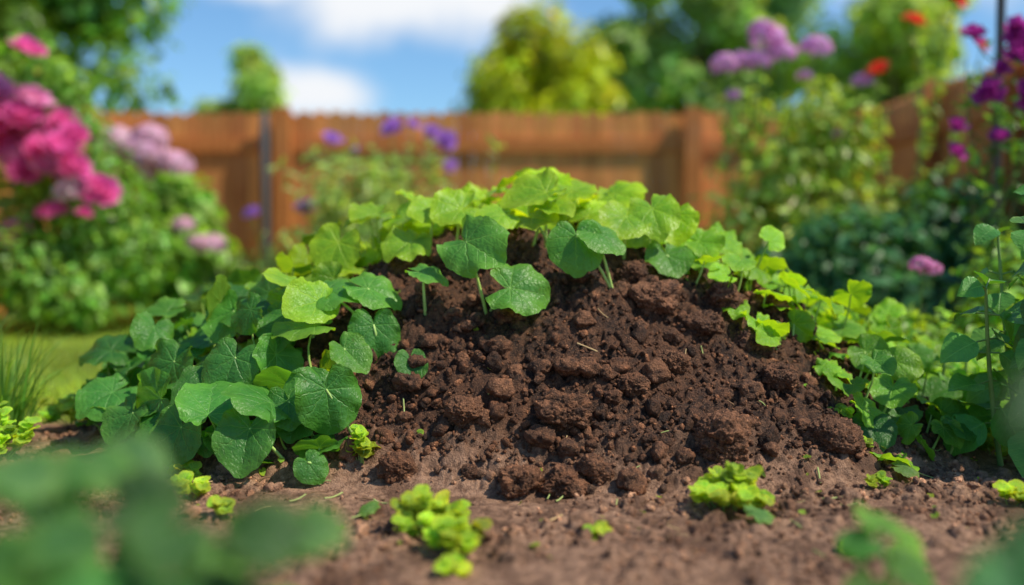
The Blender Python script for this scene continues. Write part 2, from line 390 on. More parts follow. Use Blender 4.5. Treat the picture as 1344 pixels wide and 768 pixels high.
# ------------------------------------------------------------------ lawn / ground
def ground_mat():
    k=NT('lawn_and_soil');oc=k.obj()
    n1=k.noise(oc,1.2,4);n2=k.noise(oc,30,4)
    g=k.mix(k.sstep(n2,.3,.7),(.08,.16,.02),(.22,.32,.045));g=k.mix(k.math('MULTIPLY',k.sstep(n1,.45,.7),.4),g,(.28,.25,.10))
    c,a,b,d=soil_nodes(k,oc);s=k.mix(.6,c,(.36,.20,.125))
    sp=k.n('ShaderNodeSeparateXYZ',{0:oc})
    yy=k.math('ADD',sp.outputs[1],k.math('MULTIPLY',n1,.9))
    m=k.sstep(yy,3.7,4.0)
    col=k.mix(m,s,g)
    p=k.n('ShaderNodeBsdfPrincipled',{'Base Color':col,'Roughness':.95,'Specular IOR Level':.2,'Normal':k.bump(n2,.6,.03)})
    k.set(k.out.inputs[0],p.outputs[0]);return k.m
g=MB('ground',[ground_mat()])
g.add([[-300,-300,-.01],[300,-300,-.01],[300,300,-.01],[-300,300,-.01]],[[0,1,2,3]])
g.build()
def blade_T(w=.5,b=.35):
    V=[];k=3
    for i in range(k):
        t=i/k;ww=w*(1-t**1.5);V+= [[-ww,-b*t*t,t],[ww,-b*t*t,t]]
    V+=[[-.05,-b,1.],[.05,-b,1.]];V=np.array(V)*np.array([.03,1,1])
    F=[[2*i,2*i+1,2*i+3,2*i+2] for i in range(k)]
    return V,np.array(F),np.stack([V[:,0],V[:,2],V[:,2]],1)
BL=blade_T()
lawn=MB('lawn_grass',[M_small])
n=75000
x=rng.uniform(-3.9,3.2,n);y=3.3+(9.3-3.3)*rng.random(n)**1.35
keep=(Hs(x,y)<.05)&(y>3.55+.25*vn(x*1.1,0*x+3)-.1-(x<-1.2)*.25)
x,y=x[keep],y[keep];n=len(x)
a=rng.uniform(0,2*pi,n);N=np.stack([np.cos(a),np.sin(a),rng.normal(0,.2,n)],1)
lean=rng.normal(0,.35,(n,2));D=unit(np.stack([lean[:,0],lean[:,1],np.ones(n)],1))
hgt=rng.uniform(.03,.07,n)*(1+.4*vn(x*3,y*3))
Xc=unit(np.cross(N,D));Yc=np.cross(D,Xc)
R=np.stack([Xc*2.2,Yc,D],-1)*hgt[:,None,None]
lawn.inst(BL,R,np.stack([x,y,np.full(n,-.005)],1),0,jit((.36,.52,.06),n,.22)*(1+.5*vn(x*1.5,y*1.5))[:,None])
lawn.build()
def tuft(name,c,n,L,col,spread=.06,wid=2.0,lean=.5):
    mb=MB(name,[M_small]);c=np.array(c)
    for i in range(n):
        a=rng.uniform(0,2*pi);l=L*rng.uniform(.5,1.1);ln=rng.uniform(.1,1)*lean
        k=9;t=np.linspace(0,1,k);r0=rng.uniform(0,spread)
        px=c[0]+math.cos(a)*(r0+l*ln*t**1.8);py=c[1]+math.sin(a)*(r0+l*ln*t**1.8);pz=c[2]+l*(t-.45*ln*t**2.6)
        w=.0030*wid*(1-t**2)+.0003;s=np.array([-math.sin(a),math.cos(a),0])
        P=np.stack([px,py,pz],1);V=np.concatenate([P-s*w[:,None],P+s*w[:,None]])
        F=[[j,j+1,k+j+1,k+j] for j in range(k-1)]
        mb.add(V,F,0,np.concatenate([np.stack([0*t,t,t],1)]*2),jit(col,1,.2)[0])
    return mb.build()
tuft('ornamental_grass',(-1.55,3.0,0),140,.40,(.15,.32,.05),.09,1.4,.8)
tuft('ornamental_grass',(-1.85,3.35,0),110,.45,(.16,.32,.05),.09,1.4,.8)
# ------------------------------------------------------------------ vine leaves covering the mound
def xl(z):return np.interp(z,[0,.1,.28,.42,.6],[-.50,-.45,-.52,-.50,-.46])
def xr(z):return np.interp(z,[.05,.2,.3,.42,.6],[.98,.83,.69,.55,.40])
vine=MB('squash_vine',[M_heart,M_stem])
def covered(x,y,m=0.):
    z=Hs(x,y)
    fr=y<CY-.05
    return (~fr)|(z>.605-m)|(x<xl(z)-m)|(x>xr(z)+m)
def poisson(n,mind,test,bx=(-1.22,1.5),by=(2.1,4.1)):
    P=[]
    grid={}
    for _ in range(n):
        x=rng.uniform(*bx);y=rng.uniform(*by)
        if not test(x,y):continue
        gx,gy=int(x/mind),int(y/mind);ok=True
        for a in(-1,0,1):
            for b in(-1,0,1):
                for q in grid.get((gx+a,gy+b),()):
                    if (q[0]-x)**2+(q[1]-y)**2<mind*mind:ok=False
        if ok:grid.setdefault((gx,gy),[]).append((x,y));P.append((x,y))
    return np.array(P)
def tval(x,y):
    x=float(x);y=float(y);z=float(Hs(x,y))
    if z<.035:return False
    return bool(covered(np.array(x),np.array(y)))
layers=[(.085,.02,.06,.8),(.086,.04,.11,.98),(.125,.08,.17,1.05)]
for mind,l0,l1,sz in layers:
    P=poisson(9000,mind,tval);x,y=P[:,0],P[:,1];n=len(x);z=Hs(x,y);N0=nrmH(x,y)
    right=x>.5;left=(x<-.3)
    crest=(z>.50)
    lift=rng.uniform(l0,l1,n)*np.where(right&~crest,.65,1.)*np.where(crest,.72,1.)
    dh=N0*np.array([1,1,0]);dh=unit(dh+rng.normal(0,.35,(n,3))*np.array([1,1,.2])+np.array([0,-.12,0]))
    base=np.stack([x,y,zat(x,y)-.005],1)
    att=base+N0*lift[:,None]*.55+np.array([0,0,1])*lift[:,None]*.6+rng.normal(0,.02,(n,3))
    N=unit(N0*.6+np.array([.08,-.12,.45])+rng.normal(0,.45,(n,3))+np.where(crest[:,None],np.array([0,-.30,0]),0))
    D=dh+np.array([0,0,-.2])+rng.normal(0,.6,(n,3))
    S=sz*rng.uniform(.075,.120,n)*np.where(right,.76,1.)
    att2=att-unit(D)*S[:,None]*.25
    br=np.clip(.32+.95*(z-.3)/.30+right*.6+rng.normal(0,.26,n),0,1)[:,None]  # backlit crest, sunny right and shaded left put into the leaf tint
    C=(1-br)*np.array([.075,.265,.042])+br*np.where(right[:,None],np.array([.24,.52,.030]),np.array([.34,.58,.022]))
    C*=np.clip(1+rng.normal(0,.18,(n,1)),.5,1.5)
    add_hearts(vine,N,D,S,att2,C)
    for i in range(n):
        if y[i]<CY+.25:
            vine.tube(arc(base[i],att2[i]-unit(N[i])*.002,5,lift[i]*.25),np.linspace(.0038,.0022,5),5,1,(.38,.56,.14))
G1=(.080,.275,.045);G2=(.12,.36,.05);G3=(.28,.52,.03)  # greens with the light painted in: shaded left flank up to backlit crest
hero=[((-.125,.60,.12),.135,(-.45,-.70,.6),(.8,-.2,-.6),(-.07,.40),G2),
 ((-.005,.475,.14),.125,(.25,-.85,.55),(.95,-.1,.0),(-.06,.40),G2),
 ((.175,.615,.09),.115,(-.1,-.8,.5),(.0,-.3,-1),(.28,.43),G2),
 ((.225,.625,.09),.10,(.3,-.5,.8),(.9,-.4,-.2),(.28,.43),G2),
 ((-.245,.515,.09),.08,(.1,-.35,1),(.8,-.3,.25),(-.24,.38),G2),
 ((-.40,.47,.09),.11,(.1,-.45,1),(.9,-.3,.1),(-.33,.37),G2),
 ((-.52,.46,.10),.12,(-.1,-.4,.95),(.9,-.4,-.25),(-.40,.35),G2),
 ((-.375,.375,.09),.105,(.1,-.9,.35),(.1,-.2,-1),(-.36,.30),G1),
 ((-.265,.285,.06),.065,(.1,-.9,.35),(.1,-.1,-1),(-.27,.24),G1),
 ((-.46,.235,.16),.125,(.15,-.92,.30),(.15,-.1,-1),(-.40,.10),G1),
 ((-.64,.145,.17),.115,(.0,-.85,.5),(-.1,-.3,-1),(-.56,.05),G1),
 ((-.73,.295,.17),.115,(-.1,-.85,.45),(-.3,-.2,-1),(-.62,.18),G1),
 ((-.56,.20,.15),.09,(-.1,-.85,.45),(.2,-.2,-1),(-.5,.1),G1),
 ((-.93,.27,.16),.13,(-.2,-.8,.5),(-.3,-.2,-1),(-.8,.18),G1),
 ((-.84,.13,.17),.11,(-.2,-.8,.45),(-.2,-.2,-1),(-.75,.06),G1),
 ((-.44,.32,.12),.085,(.2,-.8,.5),(.5,.0,-.8),(-.42,.2),G2),
 ((-.49,.07,.10),.06,(.2,-.8,.5),(.5,.0,-.8),(-.47,.03),G1),
 ((-1.02,.14,.10),.10,(-.3,-.7,.5),(-.5,-.2,-.8),(-.95,.06),G1),
 ((-.62,.40,.14),.12,(-.2,-.6,.7),(-.1,-.6,-.6),(-.55,.30),G1),
 ((-.80,.40,.12),.12,(-.3,-.6,.7),(-.5,-.5,-.5),(-.7,.30),G2),
 ((.45,.56,.10),.10,(.2,-.7,.7),(.2,-.3,-1),(.47,.50),G2),
 ((.36,.64,.06),.11,(.1,-.6,.8),(.5,-.4,-.5),(.38,.56),G3),
 ((-.30,.60,.06),.11,(-.1,-.6,.8),(-.5,-.4,-.5),(-.30,.52),G3)]
for x0 in (-.36,-.25,-.17,-.02,.06,.12,.33,.40,-.42):
    hero.append(((x0+rng.normal(0,.02),rng.uniform(.655,.70),.05),rng.uniform(.09,.12),(rng.normal(0,.3),-.45,.8),(rng.normal(0,.8),-.5,-.1),(x0,rng.uniform(.52,.56)),G3))
hero.append(((.10,.745,.03),.13,(-.2,-.5,.8),(-.4,-.3,.3),(.10,.57),G3))
for (a,L_,N,D,ft,col) in hero:
    x,z,off=a;yb=front(ft[0],max(ft[1],.03));y=min(front(x,min(z,.6)),yb+.12)-off
    y=min(y,yb-.01)
    if z>.55:y=yb-.02
    p=np.array([[x,y,z]])
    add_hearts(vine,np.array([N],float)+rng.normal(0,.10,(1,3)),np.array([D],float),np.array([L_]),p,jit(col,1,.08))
    b=np.array([ft[0],yb+.01,float(zat(ft[0],yb))-.01])
    vine.tube(arc(b,p[0],8,.025,(0,-.6,.5)),np.linspace(.0050,.0028,8),7,1,(.42,.62,.18))
def spread(cx,cy,rx,ry,n,s0,s1,h0,h1,col,lib=HE,mb=vine):
    x=cx+rx*rng.normal(0,.5,n);y=cy+ry*rng.normal(0,.5,n)
    b=np.stack([x,y,np.maximum(Hs(x,y),0)],1);lift=rng.uniform(h0,h1,n)
    p=b+np.stack([rng.normal(0,.03,n),rng.normal(0,.03,n),lift],1)
    N=unit(rng.normal(0,.4,(n,3))+np.array([0,-.45,1]));D=rng.normal(0,1,(n,3))+np.array([0,-.3,0])
    add_hearts(mb,N,D,rng.uniform(s0,s1,n),p,jit(col,n,.2),lib)
    for i in range(n):mb.tube(arc(b[i],p[i],4,.02),.0025,4,1,(.2,.36,.09))
spread(1.42,3.45,.38,.35,150,.05,.085,.03,.22,(.26,.52,.03))
spread(-1.12,3.15,.12,.2,30,.06,.10,.03,.14,(.08,.27,.045))
vine.build()
# ------------------------------------------------------------------ small weeds
def weed(name,x,y,r,n,col,h=.05,s=.02):
    mb=MB(name,[M_heart,M_stem]);z=float(zat(x,y)) if 1.2<y<4.1 else 0.
    ns=max(3,n//10);k=6
    a=rng.uniform(0,2*pi,ns);q=np.sqrt(rng.random(ns));sx=x+np.cos(a)*r*q;sy=y+np.sin(a)*r*q
    sh=h*(1.1-.55*q)*rng.uniform(.6,1.25,ns)
    P=[];N=[];D=[];C=[]
    cs=jit(col,ns,.2)
    for i in range(ns):
        b=np.array([x+(sx[i]-x)*.4,y+(sy[i]-y)*.4,z-.005]);t=np.array([sx[i],sy[i],z+sh[i]])
        mb.tube(arc(b,t,5,.006),np.linspace(.0018,.001,5),4,1,(.3,.45,.12))
        for j in range(k):
            u=.5+.55*j/k;az=j*2.4+a[i];d=np.array([math.cos(az),math.sin(az),.1+.5*(j/k)**2])
            P.append(b+(t-b)*min(u,1));D.append(d);N.append([-d[0]*.3,-d[1]*.3-.35,1.]);C.append(cs[i]*(.8+.4*j/k))
    P=np.array(P);m=len(P)
    add_hearts(mb,np.array(N)+rng.normal(0,.25,(m,3)),np.array(D),s*1.35*rng.uniform(.6,1.2,m),P,np.clip(np.array(C),.01,.9),HL)
    return mb.build()
W=(.36,.58,.045)
for (x,y,r,n,h,s) in [(-.37,2.43,.032,70,.085,.018),(-.165,1.98,.08,240,.07,.018),(-.10,1.83,.06,150,.05,.018),(.47,2.14,.09,280,.08,.019),
    (.86,2.58,.025,40,.03,.013),(.875,2.46,.022,40,.03,.013),(.865,2.31,.03,40,.035,.013),(.165,1.93,.025,40,.025,.014),
    (-.74,2.25,.05,90,.055,.018),(-.82,2.46,.04,60,.04,.018),(-.62,2.1,.03,40,.02,.015),
    (1.33,2.72,.05,60,.06,.017),(1.12,2.2,.04,50,.05,.018),(.62,1.82,.03,40,.02,.014),(-1.02,2.6,.04,50,.03,.016),(-.1,1.72,.03,40,.03,.015),(.98,2.75,.03,40,.03,.014)]:
    weed('clover_weed',x,y,r,n,W,h,s)
for (x,y,r,n,h,s) in [(-1.42,2.66,.12,420,.15,.021),(-1.62,2.95,.13,340,.16,.022),(-1.38,3.15,.13,220,.11,.024),(-1.05,2.85,.08,90,.05,.02)]:
    weed('ground_cover_plant',x,y,r,n,(.32,.56,.05),h,s)
M_str=stem_mat('dry_straw',.8)
lit=MB('fallen_leaf_litter',[M_heart,M_str])
n=80;x=rng.uniform(-.8,1.3,n);y=rng.uniform(1.75,2.95,n)
k=(~((x<xl(Hs(x,y)))&(Hs(x,y)>.05)));x,y=x[k],y[k];n=len(x)
add_hearts(lit,nrmH(x,y)+rng.normal(0,.3,(n,3)),rng.normal(0,1,(n,3)),rng.uniform(.006,.016,n),np.stack([x,y,zat(x,y)+.008],1),jit((.28,.46,.04),n,.3),HL)
add_hearts(lit,np.array([[.1,-.3,1],[0,-.4,1],[.2,-.2,1],[-.1,-.3,1.]]),np.array([[1,0,0],[.8,-.4,0],[1,.2,0],[-1,-.3,0]],float),np.array([.045,.045,.06,.035]),
   np.array([[.50,2.02,.045],[.95,2.40,.05],[1.13,2.85,.07],[-.30,2.12,.03]]),jit((.16,.36,.08),4,.1),HE)
for i in range(110):
    x0=rng.uniform(-1.2,1.4);y0=rng.uniform(1.75,2.7);a=rng.uniform(0,pi);l=rng.uniform(.012,.06)
    x1=x0+l*math.cos(a);y1=y0+l*math.sin(a);za=float(zat(x0,y0))+.006;zb=float(zat(x1,y1))+.008
    c=[(.55,.38,.2),(.20,.11,.06),(.35,.42,.15)][rng.integers(0,3)]
    lit.tube(arc((x0,y0,za),(x1,y1,zb),5,.004),rng.uniform(.0010,.0024),5,1,c)
lit.build()
# ------------------------------------------------------------------ right-hand leafy plants
def leafy_stem(mb,base,top,nl,L,col,start=.25,stem=(.2,.34,.1)):
    P=arc(base,top,14,.04);mb.tube(P,np.linspace(.008,.004,14),7,1,stem)
    for i in range(nl):
        t=start+(1-start)*i/(nl-1);idx=min(int(t*13),13);q=P[idx]
        for s_ in(0,pi):
            a=i*pi/2*1.08+s_+rng.normal(0,.25);dirv=np.array([math.cos(a),math.sin(a),rng.uniform(-.45,.25)+(t>.9)*.6])
            l=L*rng.uniform(.8,1.2)*(1-.4*max(0,t-.6)/.4)
            pet=q+dirv*.03;mb.tube(arc(q,pet,3,0),.0025,4,1,stem)
            N=np.array([[dirv[0]*.35,dirv[1]*.35-.55,1.]])+rng.normal(0,.3,(1,3))
            mb.inst(OV[rng.integers(0,5)],orient(N,dirv[None],[l],1.45),pet[None],0,jit(col,1,.22))
rp=MB('leafy_garden_plant',[M_ovate,M_stem])
for b,t_,nl in [((1.32,2.50,0),(1.26,2.42,.62),9),((1.38,2.50,0),(1.36,2.42,.78),12),((1.46,2.7,0),(1.46,2.7,.72),10),((1.30,2.62,0),(1.22,2.56,.48),7),((1.5,2.6,0),(1.52,2.5,.75),9),((1.40,2.7,0),(1.34,2.75,.62),9),((1.42,2.4,0),(1.34,2.34,.50),8)]:
    leafy_stem(rp,b,t_,nl,.112,(.12,.34,.055))
rp.build()
fw=MB('garden_weeds',[M_ovate,M_stem])
for i in range(40):
    x=rng.uniform(1.2,2.0);y=rng.uniform(2.75,3.9);h=rng.uniform(.10,.28)
    leafy_stem(fw,(x,y,0),(x+rng.normal(0,.05),y+rng.normal(0,.05),h),5,.065,(.28,.50,.04))
fw.build()
# ------------------------------------------------------------------ foreground plants near the viewer
def fgplant(mb,cx,cy,pts,col):
    for (x,y,z,L_,N,D) in pts:
        p=np.array([[x,y,z]]);add_hearts(mb,np.array([N],float),np.array([D],float),np.array([L_]),p,jit(col,1,.28))
        mb.tube(arc((cx+rng.normal(0,.03),cy+rng.normal(0,.03),-.01),p[0],8,.03,(0,0,1)),np.linspace(.005,.0025,8),6,1,(.16,.32,.1))
fg=MB('broadleaf_seedling',[M_heart,M_stem]);pts=[]
for i in range(60):
    x=rng.uniform(-.56,-.25);y=rng.uniform(.80,1.1)
    top=.355-.34*max(0,(x+.48))
    pts.append((x,y,rng.uniform(top-.17,top+.03),rng.uniform(.04,.06),(rng.normal(0,.4)+.1,-.45+rng.normal(0,.3),1),(rng.normal(0,1),-.5,rng.normal(0,.3))))
pts+=[(-.255,1.0,.305,.06,(.1,-.6,.8),(1,-.2,-.1)),(-.28,1.0,.295,.055,(0,-.6,.8),(1,-.2,-.3)),(-.22,1.02,.30,.05,(0,-.6,.8),(1,-.2,-.3))]
fgplant(fg,-.40,.95,pts,(.085,.26,.06));fg.build()
fg=MB('broadleaf_seedling',[M_heart,M_stem])
fgplant(fg,.50,.80,[(.445,.80,.468,.055,(-.2,-.6,.8),(-.6,-.3,-.1)),(.43,.80,.32,.08,(-.3,-.6,.7),(-.2,-.1,-1)),(.415,.78,.31,.08,(-.2,-.8,.5),(.2,-.1,-1)),
  (.44,.8,.34,.07,(0,-.8,.5),(-.3,-.1,-.8)),(.38,.78,.27,.05,(-.2,-.8,.5),(-.5,-.1,-.5)),(.40,.8,.28,.07,(-.2,-.8,.5),(.5,-.1,-.5))],(.06,.20,.07));fg.build()
fg=MB('broadleaf_seedling',[M_heart,M_stem])
fgplant(fg,.50,1.36,[(.47,1.3,.205,.04,(-.2,-.5,.8),(-.7,-.2,.1)),(.49,1.32,.22,.045,(.2,-.3,.9),(.2,.2,.9)),(.52,1.3,.17,.05,(.2,-.5,.8),(.8,-.3,-.1)),(.47,1.28,.15,.05,(0,-.5,.8),(-.3,-.6,0)),(.54,1.36,.19,.04,(.2,-.5,.8),(.8,.3,.1)),(.60,1.5,.12,.04,(0,-.5,.8),(.8,.3,.1)),(.5,1.3,.12,.05,(0,-.5,.8),(.3,-.6,0))],(.14,.37,.05));fg.build()
# ------------------------------------------------------------------ flowering shrubs
def bush(name,cl,n,size,col,stems_from,T=LO,extra=None,**kw):
    mb=MB(name,[M_small,M_stem,M_petal]);foliage(mb,cl,n,size,col,0,T,**kw)
    for c in cl:
        mb.tube(arc((stems_from[0]+rng.normal(0,.08),stems_from[1]+rng.normal(0,.08),-.02),c[:3],8,.1),np.linspace(.014,.005,8),6,1,(.12,.16,.06))
    return mb
b=bush('rose_bush',[(-2.98,6.6,1.2,.40,.5),(-3.2,6.7,.75,.5,.5),(-2.75,6.6,.8,.40,.42),(-2.55,6.6,.5,.34,.32),(-3.1,6.5,.4,.5,.35),(-3.0,6.5,1.6,.22,.25),(-3.2,6.6,1.65,.25,.3),(-2.85,6.4,.3,.4,.25)],6500,.08,(.20,.42,.065),(-3.0,6.7),shell=.5,dark=.3)
for (x,z,r) in [(-2.93,1.78,.095),(-3.0,1.39,.11),(-2.91,1.25,.12),(-2.82,1.35,.10),(-2.77,1.20,.11),(-3.10,1.39,.10),(-3.17,1.54,.11),(-3.12,1.22,.10),(-3.0,1.04,.09),(-2.79,1.01,.095),
    (-2.55,.92,.105),(-2.84,.79,.095),(-3.14,.66,.10),(-2.90,1.16,.10),(-2.67,1.07,.095),(-2.95,1.49,.10),(-3.05,1.30,.11),(-2.72,1.27,.085),(-3.29,1.44,.10),(-3.26,1.16,.10),(-3.05,1.54,.08),(-3.17,1.35,.10),
    (-2.86,1.08,.09),(-3.07,1.13,.09),(-2.68,.92,.06),(-2.62,.78,.045)]:
    y=6.2+rng.uniform(-.1,.12);bloom(b,(x,y,z),r,(.95,.20,.54) if rng.random()<.65 else (.95,.42,.66),2,(.4,-.6,.8))
    b.tube(arc((x*.97-.08,6.7,max(z-.4,.3)),(x,y,z-r*.3),5,.03),.006,5,1,(.1,.2,.05))
bloom(b,(-2.71,6.15,.93),.10,(.95,.85,.85),2,(0,-.8,.6));b.build()
b=bush('hydrangea_bush',[(-2.6,7.5,.8,.38,.38),(-2.5,7.4,.5,.42,.35),(-2.25,7.4,.35,.3,.3),(-2.75,7.6,.45,.4,.35),(-2.35,7.3,.25,.3,.2)],4000,.12,(.24,.44,.075),(-2.5,7.4),T=LOr,shell=.5,dark=.3)
for (x,z,r) in [(-2.74,1.28,.16),(-2.55,1.20,.17),(-2.37,1.13,.14),(-2.82,1.16,.13),(-2.50,1.31,.13),(-2.63,1.09,.13),(-2.12,.57,.11),(-2.30,.71,.08),(-2.19,.59,.07)]:
    floret_head(b,(x,6.95+rng.uniform(-.05,.1),z),r,(.95,.66,.76),2,80)
b.build()
b=MB('aster_plant',[M_small,M_stem,M_petal])
fl=[(-1.24,1.31,.07),(-.83,1.39,.07),(-.56,1.36,.06),(-.45,1.30,.07),(-1.43,.84,.08),(-1.19,.80,.06),(-.44,1.13,.06),(-1.80,.80,.06),(-1.29,.70,.05),(-1.08,1.23,.03),(-.68,1.41,.04)]
for i in range(85):
    x0=-.95+rng.normal(0,.24);y0=7+rng.normal(0,.2);h=rng.uniform(.6,1.32);x1=x0+rng.normal(0,.22)
    P=arc((x0,y0,0),(x1,y0+rng.normal(0,.15),h),8,.08);b.tube(P,np.linspace(.007,.003,8),5,1,(.16,.28,.08))
    q=rng.uniform(.15,1,40);pp=np.array([np.interp(q,np.linspace(0,1,8),P[:,k_]) for k_ in range(3)]).T
    dd=rand_dirs(40)*np.array([1,1,.5])+np.array([0,0,.4]);b.inst(LOn,orient(rand_dirs(40)+np.array([0,0,1]),dd,.12*rng.uniform(.6,1.2,40)),pp,0,jit((.40,.56,.17),40,.2))
for x,z,r in fl:
    bloom(b,(x,6.9,z),r,(.62,.32,.84),2,(0,-.7,.7),22);b.tube(arc((x*.9-.05,7,z-.5),(x,6.9,z),5,.04),.004,5,1,(.16,.28,.08))
foliage(b,[(-1.4,6.9,.35,.4,.35),(-.6,6.9,.3,.45,.3),(-1,6.9,.5,.4,.4),(-1.75,7.1,.3,.3,.3)],2200,.09,(.28,.44,.13),0,LOn);b.build()
b=bush('phlox_bush',[(1.75,6.6,1.05,.42,.45),(2.1,6.7,1.15,.38,.45),(1.6,6.6,.65,.40,.4),(2.2,6.5,.7,.45,.4),(1.95,6.5,1.4,.28,.3),(1.55,6.7,1.45,.18,.28),(2.3,6.6,1.3,.18,.3)],3000,.085,(.36,.54,.11),(1.9,6.6),shell=.3,dark=.2)
for x,z,r in [(1.36,1.72,.10),(1.63,1.88,.12),(1.93,1.83,.10),(1.55,1.74,.10),(2.23,1.62,.07),(1.46,1.75,.08),(1.41,1.53,.055),(1.71,1.79,.1),(1.58,1.95,.08),(2.08,1.28,.045),(1.86,1.65,.055)]:
    floret_head(b,(x,6.4,z),r,(.92,.52,.84),2,45);b.tube(arc((x*.95+.1,6.6,z-.6),(x,6.4,z-.03),6,.03),.006,5,1,(.14,.26,.07))
b.build()
b=bush('evergreen_shrub',[(2.05,6.0,.42,.50,.40),(2.5,6.0,.50,.48,.45),(1.75,6.1,.3,.40,.3),(2.8,6.2,.6,.42,.5),(2.3,5.7,.25,.5,.25),(1.6,5.9,.18,.33,.2),(2.75,5.8,.35,.45,.3)],6500,.10,(.075,.22,.08),(2.3,6))
b.build()
b=MB('poppy_plant',[M_small,M_stem,M_petal])
for x,z,r in [(2.78,2.13,.07),(2.52,1.99,.07),(2.29,1.68,.075),(2.95,1.83,.04)]:
    bloom(b,(x,6.3,z),r,(.92,.08,.04),2,(0,-.5,.8),16);P=arc((2.35+rng.normal(0,.05),6.4,0),(x,6.3,z),10,.12);b.tube(P,np.linspace(.008,.004,10),5,1,(.14,.26,.07))
    q=rng.uniform(.3,.95,40);pp=np.array([np.interp(q,np.linspace(0,1,10),P[:,k_]) for k_ in range(3)]).T
    b.inst(LO,orient(rand_dirs(40)+np.array([0,0,1]),rand_dirs(40),.09*rng.uniform(.6,1.2,40)),pp,0,jit((.30,.48,.10),40,.2))
b.build()
b=MB('clematis_vine',[M_small,M_stem,M_petal])
for i in range(6):
    P=arc((2.25+rng.normal(0,.06),4.7,0),(2.32+rng.normal(0,.15),4.55+rng.normal(0,.1),rng.uniform(1.2,1.75)),14,.10);b.tube(P,np.linspace(.008,.003,14),5,1,(.1,.14,.05))
    q=rng.uniform(.1,1,45);pp=np.array([np.interp(q,np.linspace(0,1,14),P[:,k_]) for k_ in range(3)]).T+rng.normal(0,.04,(45,3))
    b.inst(LO,orient(rand_dirs(45)+np.array([0,0,1]),rand_dirs(45),.075*rng.uniform(.6,1.2,45)),pp,0,jit((.14,.32,.06),45,.2))
for x,z,r in [(2.11,1.26,.065),(2.25,1.44,.075),(2.23,1.54,.06),(2.04,1.52,.05),(2.29,1.25,.07),(1.98,1.12,.045),(2.17,1.07,.045),(1.98,1.0,.045),(2.17,1.37,.04),(2.30,1.49,.06)]:
    bloom(b,(x,4.45,z),r,(.50,.05,.38),2,(0,-.8,.5),14);b.tube(arc((2.2,4.6,z-.1),(x,4.45,z),5,.03),.004,5,1,(.1,.14,.05))
b.build()
b=MB('metal_garden_pole',[stem_mat('painted_steel',.4)])
b.tube([(2.40,4.95,0),(2.40,4.95,.8),(2.40,4.95,1.6),(2.40,4.95,2.35)],.022,12,0,(.06,.055,.06));b.tube([(2.40,4.95,2.35),(2.40,4.95,2.37),(2.40,4.95,2.40)],[.03,.03,.012],12,0,(.06,.055,.06));b.build()
b=bush('pink_flower_plant',[(1.55,3.9,.18,.20,.18),(1.9,3.9,.2,.22,.2),(2.1,4.1,.35,.25,.3)],1300,.06,(.24,.46,.06),(1.8,3.95))
for x,y,z in[(1.56,3.8,.51),(1.62,3.85,.49)]:floret_head(b,(x,y,z),.045,(.85,.38,.68),2,40)
b.tube(arc((1.6,3.9,0),(1.58,3.82,.5),6,.02),.004,5,1,(.14,.26,.07));b.build()
# ------------------------------------------------------------------ fences
def wood_mat():
    k=NT('cedar_wood');oc=k.obj();tint=k.attr('tint').outputs['Color']
    mp=k.n('ShaderNodeMapping',{'Vector':oc,'Scale':(14.,14.,1.1)});n=k.noise(mp.outputs[0],3,4,.6);n2=k.noise(oc,1.7,3)
    c=k.mix(k.sstep(n,.3,.7),(.58,.200,.050),(.84,.355,.100));c=k.mix(1.,c,tint,'MULTIPLY')
    c=k.mix(k.math('MULTIPLY',k.sstep(n2,.5,.75),.3),c,(.50,.26,.13))
    p=k.n('ShaderNodeBsdfPrincipled',{'Base Color':c,'Roughness':.7,'Specular IOR Level':.3,'Normal':k.bump(n,.4,.004)})
    k.set(k.out.inputs[0],p.outputs[0]);return k.m
M_wood=wood_mat()
def fence(p0,p1,posts,inn):
    mb=MB('wood_fence',[M_wood]);p0=np.array(p0,float);p1=np.array(p1,float);d=p1-p0;Ln=np.linalg.norm(d);d/=Ln;inn=np.array(inn,float)
    yaw=math.atan2(d[1],d[0]);w=.15;n=int(Ln/w)
    for i in range(n):
        c=p0+d*(i+.5)*w+inn*rng.uniform(-.002,.002);h=1.81+rng.uniform(-.010,.010);hw=w/2-.002;t=.011
        prof=[(-hw,.03),(hw,.03),(hw,h-.035),(hw*.4,h),(-hw*.4,h),(-hw,h-.035)]
        V=[]
        for s_ in(-1,1):
            for a,z in prof:q=c+d*a+inn*s_*t;V.append((q[0],q[1],z))
        col=np.ones(3)*rng.uniform(.66,1.12)*np.array([1,rng.uniform(.94,1.05),1])
        mb.add(V,[[0,1,2,3,4,5]],0,None,col);b0=mb.n-12
        F=[[6+5-j for j in range(6)]];mb.L.append(np.array(F).ravel()+b0);mb.S.append(np.array([6]));mb.M.append(np.array([0]))
        F=np.array([[j,6+j,6+(j+1)%6,(j+1)%6] for j in range(6)])+b0;mb.L.append(F.ravel());mb.S.append(np.full(6,4));mb.M.append(np.zeros(6,int))
    for z in(.35,1.50):
        c=(p0+p1)/2+inn*(.011+.021);mb.box((c[0],c[1],z),(Ln,.038,.12),0,(.74,.64,.56),yaw)
    for s_ in posts:
        c=p0+d*s_+inn*.10;mb.box((c[0],c[1],.91),(.15,.09,1.86),0,(.70,.62,.54),yaw)
    o=mb.build(False);return o
fence((-3.97,9.4),(3.3,9.4),[.06,1.84,5.65,7.2],(0,-1))
fence((-3.97,2.0),(-3.97,9.35),[.1,2.4,4.8],(1,0))
fence((3.32,2.0),(3.32,9.35),[.1,2.0,4.55,5.8],(-1,0))
b=MB('steel_fence_post',[stem_mat('grey_steel',.45)]);b.tube([(-2.29,9.28,0),(-2.29,9.28,.9),(-2.29,9.28,1.75),(-2.29,9.28,1.80)],[.04,.04,.04,.02],12,0,(.10,.10,.11));b.build()
